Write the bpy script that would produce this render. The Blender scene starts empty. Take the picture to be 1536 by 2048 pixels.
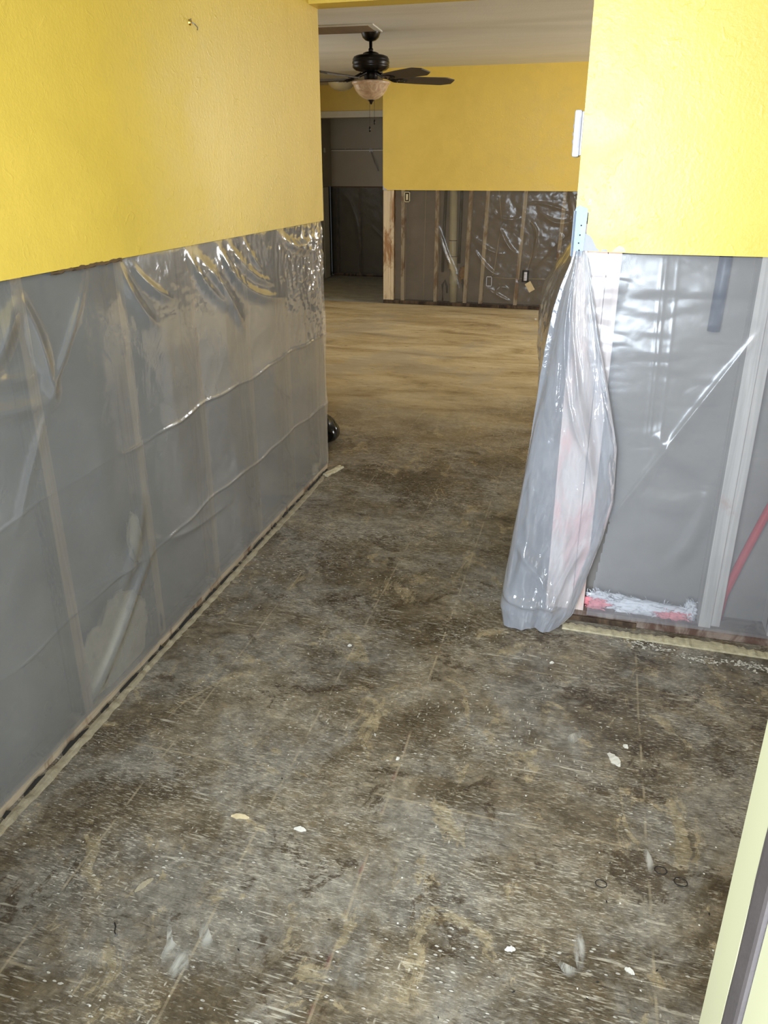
import bpy, bmesh, math, random
import numpy as np
from mathutils import Vector, Matrix
random.seed(7); RNG = np.random.RandomState(11)
PI = math.pi
S = bpy.context.scene; COL = S.collection

# ------------------------------------------------------------------ camera
cam = bpy.data.cameras.new('camera'); camo = bpy.data.objects.new('camera', cam); COL.objects.link(camo)
S.camera = camo
yaw, pit, rol = .26817, .37252, -.00056
fw = Vector((-math.sin(yaw)*math.cos(pit), math.cos(yaw)*math.cos(pit), -math.sin(pit)))
r0 = Vector((math.cos(yaw), math.sin(yaw), 0)); u0 = r0.cross(fw)
rt = r0*math.cos(rol)+u0*math.sin(rol); up = -r0*math.sin(rol)+u0*math.cos(rol)
M = Matrix(((rt.x, up.x, -fw.x, 0), (rt.y, up.y, -fw.y, 0), (rt.z, up.z, -fw.z, 1.45), (0, 0, 0, 1)))
camo.matrix_world = M
cam.sensor_fit = 'VERTICAL'; cam.sensor_height = 36; cam.sensor_width = 27
cam.lens = 1518.4/2048*36; cam.shift_y = -96.1/2048
cam.clip_start = .02; cam.clip_end = 60

# ------------------------------------------------------------------ light
w = bpy.data.worlds.new('world'); S.world = w; w.use_nodes = True
w.node_tree.nodes['Background'].inputs[0].default_value = (.72, .86, 1, 1)
w.node_tree.nodes['Background'].inputs[1].default_value = .6
S.view_settings.view_transform = 'Standard'; S.view_settings.look = 'None'
S.view_settings.gamma = 1; S.view_settings.use_curve_mapping = False
S.view_settings.exposure = 0.0
S.cycles.use_adaptive_sampling = True; S.cycles.adaptive_threshold = .02; S.cycles.max_bounces = 8; S.cycles.diffuse_bounces = 5; S.cycles.glossy_bounces = 3; S.cycles.transparent_max_bounces = 10; S.cycles.caustics_reflective = False; S.cycles.caustics_refractive = False
def area(name, loc, to, sx, sy, power, col, spread=180):
    l = bpy.data.lights.new(name, 'AREA'); l.shape = 'RECTANGLE'; l.size = sx; l.size_y = sy
    l.energy = power; l.color = col; l.spread = math.radians(spread)
    o = bpy.data.objects.new(name, l); COL.objects.link(o); o.location = loc
    d = Vector(to)-Vector(loc); o.rotation_euler = d.to_track_quat('-Z', 'Z').to_euler()
    return o
# daylight coming in through the open entry door behind the camera
area('door_daylight', (-.14, -.12, 1.38), (.12, 2.3, 1.0), .62, 1.8, 74, (.78, .89, 1), 140)
# daylight through the windows of the big room (right side, out of view)
area('window_daylight', (2.92, 7.1, 1.45), (-1.2, 6.9, .6), 2.3, 1.3, 160, (.98, .97, .95))
# window of the foyer on the right
area('foyer_window_daylight', (1.45, 1.5, 1.5), (-1.2, 2.4, 1.0), .9, 1.0, 8, (.9, .95, 1))
area('left_room_fill', (-3.95, 6.3, 1.5), (0, 7.5, .8), 1.4, 1.1, 16, (.95, .97, 1))  # added unseen lamp to brighten the closet and recess, no known window

# ------------------------------------------------------------------ materials
def lin(c):
    return tuple(((x/255)/12.92 if x/255 <= .04045 else ((x/255+.055)/1.055)**2.4) for x in c)+(1,)
class NT:
    def __init__(s, name):
        s.m = bpy.data.materials.new(name); s.m.use_nodes = True; s.t = s.m.node_tree
        s.b = s.t.nodes['Principled BSDF']; s.out = s.t.nodes['Material Output']
        s.tc = s.t.nodes.new('ShaderNodeTexCoord')
    def n(s, ty, **k):
        o = s.t.nodes.new(ty)
        for a, v in k.items():
            if hasattr(o, a): setattr(o, a, v)
        return o
    def set(s, sock, v):
        if isinstance(v, bpy.types.NodeSocket): s.t.links.new(v, sock)
        elif v is not None: sock.default_value = v
    def mapping(s, scale=(1, 1, 1), rot=(0, 0, 0), loc=(0, 0, 0), src=None):
        m = s.n('ShaderNodeMapping'); s.t.links.new(src or s.tc.outputs['Object'], m.inputs[0])
        m.inputs['Scale'].default_value = scale; m.inputs['Rotation'].default_value = rot; m.inputs['Location'].default_value = loc
        return m.outputs[0]
    def noise(s, scale, detail=4, rough=.5, dist=0, vec=None, col=False):
        o = s.n('ShaderNodeTexNoise'); o.inputs['Scale'].default_value = scale; o.inputs['Detail'].default_value = detail
        o.inputs['Roughness'].default_value = rough; o.inputs['Distortion'].default_value = dist
        s.t.links.new(vec or s.tc.outputs['Object'], o.inputs['Vector'])
        return o.outputs['Color' if col else 'Fac']
    def voro(s, scale, vec=None, feature='F1', out='Distance', rnd=1):
        o = s.n('ShaderNodeTexVoronoi'); o.feature = feature; o.inputs['Scale'].default_value = scale
        o.inputs['Randomness'].default_value = rnd
        s.t.links.new(vec or s.tc.outputs['Object'], o.inputs['Vector']); return o.outputs[out]
    def ramp(s, f, stops, interp='LINEAR'):
        o = s.n('ShaderNodeValToRGB'); s.t.links.new(f, o.inputs[0]); e = o.color_ramp; e.interpolation = interp
        while len(e.elements) > 1: e.elements.remove(e.elements[-1])
        e.elements[0].position = stops[0][0]; e.elements[0].color = stops[0][1]
        for p, c in stops[1:]:
            x = e.elements.new(p); x.color = c
        return o.outputs[0]
    def step(s, f, a, b):           # smooth 0..1 between a and b
        o = s.n('ShaderNodeMapRange'); o.interpolation_type = 'SMOOTHSTEP'; s.t.links.new(f, o.inputs[0])
        if a <= b:
            o.inputs[1].default_value = a; o.inputs[2].default_value = b
        else:
            o.inputs[1].default_value = b; o.inputs[2].default_value = a; o.inputs[3].default_value = 1; o.inputs[4].default_value = 0
        return o.outputs[0]
    def mix(s, f, a, b, mode='MIX'):
        o = s.n('ShaderNodeMix'); o.data_type = 'RGBA'; o.blend_type = mode
        s.set(o.inputs[0], f); s.set(o.inputs[6], a); s.set(o.inputs[7], b); return o.outputs[2]
    def math(s, op, a, b=None, clamp=False):
        o = s.n('ShaderNodeMath'); o.operation = op; o.use_clamp = clamp
        s.set(o.inputs[0], a); s.set(o.inputs[1], b); return o.outputs[0]
    def bump(s, h, strength, dist=.01, nrm=None):
        o = s.n('ShaderNodeBump'); o.inputs['Strength'].default_value = strength; o.inputs['Distance'].default_value = dist
        s.t.links.new(h, o.inputs['Height'])
        if nrm: s.t.links.new(nrm, o.inputs['Normal'])
        return o.outputs[0]
    def sep(s, v=None):
        o = s.n('ShaderNodeSeparateXYZ'); s.t.links.new(v or s.tc.outputs['Object'], o.inputs[0]); return o.outputs
    def fin(s, color=None, rough=None, normal=None, metal=None, spec=None, coat=None):
        s.set(s.b.inputs['Base Color'], color); s.set(s.b.inputs['Roughness'], rough)
        if normal: s.set(s.b.inputs['Normal'], normal)
        s.set(s.b.inputs['Metallic'], metal); s.set(s.b.inputs['Specular IOR Level'], spec); s.set(s.b.inputs['Coat Weight'], coat)
        return s.m
def simple(name, c, rough=.5, metal=0, vary=.12, scale=12, spec=.5, bump=0):
    n = NT(name); c = lin(c); d = tuple(x*(1-vary) for x in c[:3])+(1,); e = tuple(min(1, x*(1+vary)) for x in c[:3])+(1,)
    f = n.noise(scale, 6, .6)
    return n.fin(n.ramp(f, [(.3, d), (.7, e)]), rough, n.bump(n.noise(scale*8, 3), bump, .003) if bump else None, metal, spec)
def mat_yellow(name='yellow_paint', c=(231, 200, 84)):
    n = NT(name)
    big = n.noise(1.7, 5, .6, .6); mid = n.noise(7, 6, .65, .4)
    a = lin(c); b = tuple(x*.90 for x in a[:3])+(1,)
    col = n.ramp(n.math('MULTIPLY', n.math('ADD', big, mid), .5), [(.38, b), (.62, a)])
    orange = n.noise(95, 4, .6, .3); roll = n.noise(1, 6, .6, 0, n.mapping((30, 30, 6)))
    blob = n.step(n.noise(26, 4, .5, 1.2), .60, .72)
    h = n.math('ADD', n.math('ADD', orange, n.math('MULTIPLY', roll, .5)), n.math('MULTIPLY', blob, .6))
    return n.fin(col, n.ramp(mid, [(.3, (.36,)*3+(1,)), (.7, (.5,)*3+(1,))]), n.bump(h, .28, .003), 0, .8)
def mat_ceiling():
    n = NT('white_ceiling_texture'); v = n.mapping((.5, 2.2, 1))
    col = n.ramp(n.noise(1.4, 6, .6, .5, v), [(.3, lin((206, 204, 197))), (.7, lin((222, 220, 214)))])
    return n.fin(col, .85, n.bump(n.noise(70, 4, .6), .35, .004), 0, .3)
def mat_wood(name='stud_pine', c=(222, 202, 168), stain=(120, 78, 48), amt=.62, axis=2):
    n = NT(name); sc = [40, 40, 40]; sc[axis] = 1.6
    g = n.noise(1, 6, .65, 1.0, n.mapping(tuple(sc)))
    a = lin(c); b = tuple(x*.72 for x in a[:3])+(1,)
    col = n.ramp(g, [(.35, b), (.65, a)])
    s = n.noise(3.2, 5, .65, .8, n.mapping((2.2, 2.2, .8)))
    col = n.mix(n.step(s, amt-.07, amt+.08), col, lin(stain))
    kn = n.voro(1, n.mapping((9, 9, 2.2)))
    col = n.mix(n.step(kn, .10, .05), col, lin((90, 58, 36)))
    return n.fin(col, .75, n.bump(g, .2, .002), 0, .3)
def mat_film(name='clear_poly_film', haze=.33, tint=(222, 224, 222), gl=.16, crinkle=.25, cscale=14, spec=.9):
    n = NT(name); t = n.t; t.nodes.remove(n.b)
    c = lin(tint)
    tr = n.n('ShaderNodeBsdfTransparent'); tr.inputs[0].default_value = (.97, .97, .965, 1)
    di = n.n('ShaderNodeBsdfDiffuse'); di.inputs[0].default_value = c
    tl = n.n('ShaderNodeBsdfTranslucent'); tl.inputs[0].default_value = c
    gs = n.n('ShaderNodeBsdfGlossy'); gs.inputs[0].default_value = (1, 1, 1, 1); gs.inputs['Roughness'].default_value = gl
    f1 = n.noise(cscale, 5, .55, .8); ft = n.math('ABSOLUTE', n.math('SUBTRACT', n.noise(cscale*.6, 4, .5, 1.5), .5))
    h = n.math('ADD', f1, n.math('MULTIPLY', ft, -1.2))
    nb = n.bump(h, crinkle, .012)
    for b in (di, tl, gs): t.links.new(nb, b.inputs['Normal'])
    m1 = n.n('ShaderNodeMixShader'); m1.inputs[0].default_value = .35
    t.links.new(di.outputs[0], m1.inputs[1]); t.links.new(tl.outputs[0], m1.inputs[2])
    lw = n.n('ShaderNodeLayerWeight'); lw.inputs[0].default_value = .35; t.links.new(nb, lw.inputs['Normal'])
    cloud = n.noise(3.0, 4, .6, .4)
    hz = n.math('ADD', n.math('MULTIPLY', cloud, haze*.7), n.math('ADD', haze*.65, n.math('MULTIPLY', lw.outputs['Facing'], haze*.8)), True)
    m2 = n.n('ShaderNodeMixShader'); t.links.new(hz, m2.inputs[0])
    t.links.new(tr.outputs[0], m2.inputs[1]); t.links.new(m1.outputs[0], m2.inputs[2])
    fr = n.n('ShaderNodeFresnel'); fr.inputs[0].default_value = 1.5; t.links.new(nb, fr.inputs['Normal'])
    m3 = n.n('ShaderNodeMixShader'); t.links.new(n.math('MULTIPLY', fr.outputs[0], spec, True), m3.inputs[0])
    t.links.new(m2.outputs[0], m3.inputs[1]); t.links.new(gs.outputs[0], m3.inputs[2])
    t.links.new(m3.outputs[0], n.out.inputs[0])
    return n.m
def mat_floor():
    n = NT('scraped_floor'); X, Y, Z = n.sep()
    warp = n.noise(5, 4, .6, 0, None, True)
    wv = n.n('ShaderNodeVectorMath'); wv.operation = 'SCALE'; n.t.links.new(warp, wv.inputs[0]); wv.inputs['Scale'].default_value = .07
    wa = n.n('ShaderNodeVectorMath'); wa.operation = 'ADD'; n.t.links.new(n.tc.outputs['Object'], wa.inputs[0]); n.t.links.new(wv.outputs[0], wa.inputs[1])
    V = wa.outputs[0]
    b1 = n.noise(2.1, 9, .66, .5, V)
    col = n.ramp(b1, [(.33, lin((56, 46, 32))), (.45, lin((80, 69, 52))), (.54, lin((106, 95, 77))), (.66, lin((132, 123, 105)))])
    # grey film residue
    g = n.noise(3.4, 8, .7, .3, n.mapping((1, 1, 1), (0, 0, .4), (3, 7, 0), V))
    col = n.mix(n.math('MULTIPLY', n.step(g, .44, .60), .68), col, lin((126, 122, 113)))
    # tan patches with broken edges
    p = n.noise(6.5, 10, .72, .9, n.mapping((1, .7, 1), (0, 0, .9), (11, 2, 0), V))
    col = n.mix(n.math('MULTIPLY', n.step(p, .57, .60), .6), col, lin((148, 134, 104)))
    p2 = n.noise(4.5, 10, .75, .6, n.mapping((1, 1.3, 1), (0, 0, 2.1), (5, 9, 0), V))
    col = n.mix(n.math('MULTIPLY', n.step(p2, .57, .61), .8), col, lin((58, 45, 30)))
    # fine grime
    fgr = n.noise(42, 6, .75, .4)
    mgr = n.noise(1, 6, .75, .5, n.mapping((14, 22, 1), (0, 0, .2)))
    col = n.mix(.6, col, n.ramp(mgr, [(.36, (.24, .22, .19, 1)), (.5, (.5, .5, .5, 1)), (.64, (.86, .85, .82, 1))]), 'OVERLAY')
    col = n.mix(.55, col, n.ramp(fgr, [(.33, (.28, .25, .22, 1)), (.5, (.52, .52, .52, 1)), (.68, (.9, .88, .84, 1))]), 'OVERLAY')
    # fine hair-like scratches in several directions
    def scr(rot, sx, sy, lo, hi, loc, msc=3.0, mlo=.46, mhi=.6):
        q = n.noise(1, 2, .6, .0, n.mapping((sx, sy, 1), (0, 0, rot), loc))
        m = n.step(n.noise(msc, 5, .65, .2, n.mapping((1, 1, 1), (0, 0, 0), loc)), mlo, mhi)
        return n.math('MULTIPLY', n.step(q, lo, hi), m)
    pale = lin((205, 197, 178))
    for a in [scr(.05, 26, 230, .58, .66, (0, 0, 0)), scr(.5, 40, 260, .58, .67, (4, 3, 0), 2.2), scr(1.35, 40, 280, .58, .67, (9, 1, 0), 2.6, .46, .60), scr(2.0, 60, 300, .58, .67, (3, 6, 0), 3.6, .46, .60),
              scr(2.6, 50, 220, .58, .67, (2, 8, 0), 3.4, .46, .58), scr(-.35, 9, 90, .61, .66, (7, 7, 0), 2.8, .5, .6)]:
        col = n.mix(n.math('MULTIPLY', a, .5), col, pale)
    for a in [scr(.15, 20, 200, .57, .66, (14, 0, 0)), scr(1.1, 34, 220, .57, .66, (14, 5, 0)), scr(2.3, 34, 220, .57, .66, (11, 5, 0))]:
        col = n.mix(n.math('MULTIPLY', a, .55), col, lin((44, 34, 24)))
    # crisp little white flakes
    vv = n.mapping((70, 150, 1), (0, 0, .35)); 
    fl = n.math('MULTIPLY', n.step(n.voro(1, vv), .42, .25), n.step(n.noise(3.7, 6, .7, 0, n.mapping((1, 1, 1), (0, 0, 0), (8, 8, 0))), .50, .58))
    ch = n.n('ShaderNodeSeparateColor'); n.t.links.new(n.voro(1, vv, out='Color'), ch.inputs[0])
    fl = n.math('MULTIPLY', fl, n.step(ch.outputs[0], .88, .90))
    col = n.mix(n.math('MULTIPLY', fl, .55), col, lin((222, 216, 200)))
    vv2 = n.mapping((150, 60, 1), (0, 0, .25), (3, 3, 0))
    ch2 = n.n('ShaderNodeSeparateColor'); n.t.links.new(n.voro(1, vv2, out='Color'), ch2.inputs[0])
    fl2 = n.math('MULTIPLY', n.math('MULTIPLY', n.step(n.voro(1, vv2), .34, .24), n.step(ch2.outputs[0], .88, .90)), n.step(n.noise(2.9, 6, .7, 0, n.mapping((1, 1, 1), (0, 0, 0), (1, 5, 0))), .52, .60))
    col = n.mix(n.math('MULTIPLY', fl2, .55), col, lin((215, 208, 190)))
    sp = n.math('MULTIPLY', n.step(n.voro(19), .05, .03), .9)
    col = n.mix(sp, col, lin((228, 224, 212)))
    # old two-foot tile joints, and a red chalk line along one of them
    wob = n.math('MULTIPLY', n.math('SUBTRACT', n.noise(3, 3), .5), .012)
    def line(c, pos, wd, breakup=.42):
        d = n.math('ABSOLUTE', n.math('SUBTRACT', n.math('ADD', c, wob), pos))
        return n.math('MULTIPLY', n.step(d, wd, wd*.3), n.step(n.noise(9, 4, .6, 0, n.mapping((1, 1, 1), (0, 0, 0), (pos*9, 3, 0))), breakup, breakup+.15))
    for c, pos in [(X, .235), (X, -.985), (Y, .80), (Y, 1.40), (Y, 2.0), (X, -.645), (Y, 2.9), (X, -.375)]:
        col = n.mix(n.math('MULTIPLY', line(c, pos, .004), .42), col, lin((175, 160, 130)))
    red = n.math('MULTIPLY', line(X, -.378, .006, .50), n.step(Y, 2.0, 1.3))
    col = n.mix(n.math('MULTIPLY', red, .5), col, lin((116, 66, 66)))
    # floor colour blends to a paler, sandy tan towards the big room
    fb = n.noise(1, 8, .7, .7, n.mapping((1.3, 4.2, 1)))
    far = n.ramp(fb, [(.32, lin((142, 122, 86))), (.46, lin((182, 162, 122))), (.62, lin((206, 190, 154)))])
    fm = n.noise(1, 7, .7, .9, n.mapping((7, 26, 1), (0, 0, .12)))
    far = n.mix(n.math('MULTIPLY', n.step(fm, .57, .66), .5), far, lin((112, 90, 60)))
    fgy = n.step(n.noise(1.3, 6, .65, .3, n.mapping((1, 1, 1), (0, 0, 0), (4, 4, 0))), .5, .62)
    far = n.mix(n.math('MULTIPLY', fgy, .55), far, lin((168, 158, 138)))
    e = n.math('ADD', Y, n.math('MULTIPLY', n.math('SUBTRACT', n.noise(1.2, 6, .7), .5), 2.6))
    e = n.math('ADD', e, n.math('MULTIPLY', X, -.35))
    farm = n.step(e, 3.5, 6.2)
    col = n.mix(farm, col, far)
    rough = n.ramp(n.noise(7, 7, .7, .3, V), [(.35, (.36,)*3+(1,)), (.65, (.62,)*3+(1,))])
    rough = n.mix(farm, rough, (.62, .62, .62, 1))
    h = n.math('ADD', n.math('MULTIPLY', fgr, .7), n.math('ADD', n.math('MULTIPLY', fl, .8), n.math('MULTIPLY', b1, 1.2)))
    return n.fin(col, rough, n.bump(h, .7, .004), 0, .5)

YEL = mat_yellow(); CEIL = mat_ceiling(); FLOOR = mat_floor()
PINE = mat_wood(); PINEFAR = mat_wood('stained_pine', (232, 212, 178), (160, 122, 86), .56)
PINK = mat_wood('pinkish_pine', (232, 214, 205), (226, 170, 160), .56)
SILL = mat_wood('sill_pine', (150, 134, 122), (92, 70, 60), .5, 0); SILLY = mat_wood('sill_pine_long', (196, 178, 150), (120, 90, 66), .6, 1)
SILLDK = mat_wood('dark_sill', (98, 80, 62), (50, 38, 30), .5, 0)
BACK = simple('grey_board_back', (132, 127, 120), .9, vary=.14, scale=5)
BACKF = simple('brown_board_back', (142, 130, 116), .9, vary=.2, scale=4)
BACKD = simple('dark_board_back', (72, 68, 58), .9, vary=.2, scale=4)
FILML = mat_film('left_wall_film', .27, gl=.12, crinkle=.13, cscale=9, spec=1.8)
FILMR = mat_film('right_wall_film', .22, (226, 229, 238), gl=.22, crinkle=.09, cscale=6, spec=1.0)
FILMD = mat_film('loose_film', .36, (235, 239, 250), gl=.12, crinkle=.30, cscale=10, spec=1.5)
FILMF = mat_film('far_wall_film', .12, (200, 194, 186), spec=.9, gl=.20, crinkle=.12, cscale=9)
FILMC = mat_film('closet_film', .20, (180, 175, 165), gl=.3, crinkle=.3, cscale=9, spec=.4)
CREAM = simple('cream_paint', (146, 142, 112), .38, vary=.03, scale=3, bump=.03)
WHITE = simple('white_paint', (214, 212, 204), .5, vary=.04)
GREYP = simple('grey_closet_paint', (168, 162, 150), .7, vary=.05, scale=5, bump=.1)
GREYJ = simple('bare_joint_compound', (178, 180, 186), .8, vary=.06, scale=20)
SLAB = simple('grey_slab', (152, 152, 146), .65, vary=.22, scale=6, bump=.2)
PLAST = simple('white_plastic', (200, 200, 208), .35, vary=.02)
SLOT = simple('lilac_grey_slot', (170, 168, 188), .5, vary=.03)
DARK = simple('dark_gap', (26, 24, 20), .8)
BRONZE = simple('dark_bronze', (30, 25, 22), .32, .6, vary=.1, spec=.6)
BLADE = simple('walnut_blade', (68, 60, 54), .5, vary=.12, scale=20)
GALV = simple('galvanised_steel', (128, 142, 160), .45, .35, vary=.12, scale=30)
PVC = simple('cream_pvc', (214, 203, 166), .35, vary=.06)
BLACKP = simple('black_pipe', (34, 38, 34), .4, vary=.2)
RUBBER = simple('dark_brown_rubber', (52, 45, 43), .6, vary=.12, scale=30, bump=.1)
BRASS = simple('worn_brass', (190, 150, 60), .25, 1.0, vary=.25, scale=20)
PLASTER = simple('old_mortar', (150, 139, 114), .85, vary=.2, scale=40, bump=.5)
PLASTW = simple('white_plaster', (196, 191, 178), .8, vary=.08, scale=40, bump=.3)
FLUFFW = simple('white_fibreglass', (232, 232, 236), .95, vary=.06, scale=40)
FLUFFP = simple('pink_fibreglass', (232, 142, 148), .95, vary=.14, scale=40)
FLUFFB = simple('grey_batt', (236, 230, 208), .95, vary=.12, scale=25, bump=.4)
REDP = simple('red_plastic', (186, 44, 58), .4, vary=.05)
BLUEP = simple('dark_blue_plastic', (40, 54, 78), .45, vary=.05)
FOAM = simple('orange_spray_foam', (168, 122, 70), .9, vary=.3, scale=40, bump=.6)
BAGM = simple('black_bag_plastic', (6, 7, 9), .14, vary=.1, spec=.3)
CABLE = simple('cream_cable', (196, 178, 140), .5)
PAPER = simple('brown_board_paper', (96, 76, 50), .9, vary=.3, scale=30)
STEEL = simple('brushed_metal', (150, 150, 150), .4, .8)
def mat_bowl():
    n = NT('alabaster_glass')
    c = n.ramp(n.noise(16, 5, .6, 1.5), [(.35, lin((176, 146, 118))), (.65, lin((214, 190, 160)))])
    n.b.inputs['Subsurface Weight'].default_value = .15
    return n.fin(c, .28, None, 0, .5)
BOWL = mat_bowl()
DOME = simple('frosted_dome', (226, 218, 190), .12, vary=.04, spec=.6)
def mat_smear(name, c, sc):
    n = NT(name); t = n.t
    v = n.sep(n.tc.outputs['Generated'])
    dx = n.math('MULTIPLY', n.math('SUBTRACT', v[0], .5), 2.0); dy = n.math('MULTIPLY', n.math('SUBTRACT', v[1], .5), 2.0)
    r = n.math('SQRT', n.math('ADD', n.math('MULTIPLY', dx, dx), n.math('MULTIPLY', dy, dy)))
    st = n.noise(1, 5, .6, .4, n.mapping(sc))
    a = n.math('MULTIPLY', n.step(r, 1.0, .2), n.step(st, .32, .62))
    tr = n.n('ShaderNodeBsdfTransparent'); m = n.n('ShaderNodeMixShader')
    t.links.new(n.math('MULTIPLY', a, .8), m.inputs[0]); t.links.new(tr.outputs[0], m.inputs[1]); t.links.new(n.b.outputs[0], m.inputs[2])
    t.links.new(m.outputs[0], n.out.inputs[0])
    return n.fin(lin(c), .8)
SMEAR = mat_smear('pale_plaster_smear', (186, 182, 170), (60, 14, 10))

# ------------------------------------------------------------------ helpers
def link(name, me, mat, parent=None, loc=None, rot=None):
    o = bpy.data.objects.new(name, me); COL.objects.link(o)
    if mat is not None:
        for m in (mat if isinstance(mat, (list, tuple)) else [mat]): me.materials.append(m)
    if loc: o.location = loc
    if rot: o.rotation_euler = rot
    if parent is not None: o.parent = parent
    return o
def obj(name, bm, mat, parent=None, loc=None, rot=None, smooth=False):
    me = bpy.data.meshes.new(name); bm.normal_update(); bm.to_mesh(me); bm.free()
    if smooth:
        for p in me.polygons: p.use_smooth = True
    return link(name, me, mat, parent, loc, rot)
def empty(name, loc=(0, 0, 0), rz=0, parent=None):
    o = bpy.data.objects.new(name, None); COL.objects.link(o); o.location = loc; o.rotation_euler = (0, 0, rz); o.empty_display_size = .05
    if parent: o.parent = parent
    return o
def tag(o, label, cat, group=None, kind=None):
    o['label'] = label; o['category'] = cat
    if group: o['group'] = group
    if kind: o['kind'] = kind
    return o
def struct(o, label=None):
    o['kind'] = 'structure'
    if label: o['label'] = label
    return o
def box(bm, x0, x1, y0, y1, z0, z1, bev=0):
    g = bmesh.ops.create_cube(bm, size=1)['verts']
    for v in g:
        v.co = Vector(((x0+x1)/2+v.co.x*(x1-x0), (y0+y1)/2+v.co.y*(y1-y0), (z0+z1)/2+v.co.z*(z1-z0)))
    if bev:
        es = list({e for v in g for e in v.link_edges})
        bmesh.ops.bevel(bm, geom=es, offset=bev, segments=2, affect='EDGES', profile=.6)
    return bm
def B(*a, bev=0):
    return box(bmesh.new(), *a, bev=bev)
def lathe(bm, prof, seg=40, c=(0, 0, 0)):
    rings = []
    for r, z in prof:
        rings.append([bm.verts.new((c[0]+max(r, .0004)*math.cos(2*PI*i/seg), c[1]+max(r, .0004)*math.sin(2*PI*i/seg), c[2]+z)) for i in range(seg)])
    for a, b in zip(rings, rings[1:]):
        for i in range(seg):
            bm.faces.new((a[i], a[(i+1) % seg], b[(i+1) % seg], b[i]))
    bm.faces.new(rings[0][::-1]); bm.faces.new(rings[-1])
    bmesh.ops.recalc_face_normals(bm, faces=bm.faces)
    return bm
def tube(bm, pts, r, seg=10):
    pts = [Vector(p) for p in pts]; rings = []
    for i, p in enumerate(pts):
        d = (pts[min(i+1, len(pts)-1)]-pts[max(i-1, 0)]).normalized()
        a = d.cross(Vector((0, 0, 1)));
        if a.length < .05: a = d.cross(Vector((1, 0, 0)))
        a.normalize(); b = d.cross(a)
        rr = r[i] if isinstance(r, (list, tuple)) else r
        rings.append([bm.verts.new(p+a*rr*math.cos(2*PI*k/seg)+b*rr*math.sin(2*PI*k/seg)) for k in range(seg)])
    for a, b in zip(rings, rings[1:]):
        for i in range(seg): bm.faces.new((a[i], a[(i+1) % seg], b[(i+1) % seg], b[i]))
    bm.faces.new(rings[0][::-1]); bm.faces.new(rings[-1])
    bmesh.ops.recalc_face_normals(bm, faces=bm.faces)
    return bm
def vnoise(x, y, seed=0):
    r = np.random.RandomState(seed); T = r.rand(256, 256)
    xi = np.floor(x).astype(int); yi = np.floor(y).astype(int); fx = x-xi; fy = y-yi
    fx = fx*fx*(3-2*fx); fy = fy*fy*(3-2*fy)
    g = lambda a, b: T[a % 256, b % 256]
    return (g(xi, yi)*(1-fx)+g(xi+1, yi)*fx)*(1-fy)+(g(xi, yi+1)*(1-fx)+g(xi+1, yi+1)*fx)*fy-.5
def fbm(x, y, seed=0, o=4):
    s = 0; a = 1
    for i in range(o):
        s = s+a*vnoise(x*2**i, y*2**i, seed+i); a *= .5
    return s
def ridge(U, Vv, p0, p1, p2, amp, wd, sharp=1.0):
    """a fold along a quadratic curve p0-p1-p2, profile exp(-(d/w)^sharp*...), fading at both ends"""
    t = np.linspace(0, 1, 25); P = np.array([(1-a)**2*np.array(p0)+2*a*(1-a)*np.array(p1)+a*a*np.array(p2) for a in t])
    best = np.full(U.shape, 1e9); bt = np.zeros(U.shape)
    for i in range(len(P)-1):
        a, b = P[i], P[i+1]; e = b-a; L2 = max(float(e@e), 1e-12)
        k = np.clip(((U-a[0])*e[0]+(Vv-a[1])*e[1])/L2, 0, 1)
        d = (U-a[0]-k*e[0])**2+(Vv-a[1]-k*e[1])**2; m = d < best
        best = np.where(m, d, best); bt = np.where(m, t[i]+k*(t[i+1]-t[i]), bt)
    d = np.sqrt(best)/wd
    return amp*np.exp(-d**(1+sharp))*(np.sin(np.clip(bt, .02, .98)*PI)**.5)
def sheet(name, U, Vv, F, mat, parent=None, keep=None):
    """grid mesh: F(U,V)->x,y,z arrays"""
    x, y, z = F(U, Vv); nu, nv = U.shape
    v = np.stack([x, y, z], -1).reshape(-1, 3)
    I = np.arange(nu*nv).reshape(nu, nv)
    q = np.stack([I[:-1, :-1], I[1:, :-1], I[1:, 1:], I[:-1, 1:]], -1).reshape(-1, 4)
    if keep is not None:
        k = keep(U, Vv); kq = (k[:-1, :-1] & k[1:, :-1] & k[1:, 1:] & k[:-1, 1:]).reshape(-1); q = q[kq]
    me = bpy.data.meshes.new(name); me.from_pydata(v.tolist(), [], q.tolist())
    for p in me.polygons: p.use_smooth = True
    me.update(); bm = bmesh.new(); bm.from_mesh(me)
    loose = [a for a in bm.verts if not a.link_faces]; bmesh.ops.delete(bm, geom=loose, context='VERTS'); bm.to_mesh(me); bm.free()
    return link(name, me, mat, parent)
def grid(u0, u1, nu, v0, v1, nv):
    return np.meshgrid(np.linspace(u0, u1, nu), np.linspace(v0, v1, nv), indexing='ij')

# ------------------------------------------------------------------ floor and ceilings
bm = bmesh.new(); box(bm, -4.1, 3.1, -.6, 8.46, -.08, 0)
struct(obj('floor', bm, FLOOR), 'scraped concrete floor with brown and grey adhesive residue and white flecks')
bm = bmesh.new(); box(bm, -4.1, 3.1, 8.46, 11, -.08, -.003)
struct(obj('floor', bm, SLAB), 'bare grey floor of the recess beyond the far wall')
ceiling = struct(obj('ceiling', B(-4.1, 3.1, 3.456, 11, 2.40, 2.46), CEIL), 'white textured ceiling of the far room')
struct(obj('ceiling', B(-1.4, 1.6, .2, 3.456, 2.401, 2.46), CEIL), 'white textured ceiling of the entry')

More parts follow.
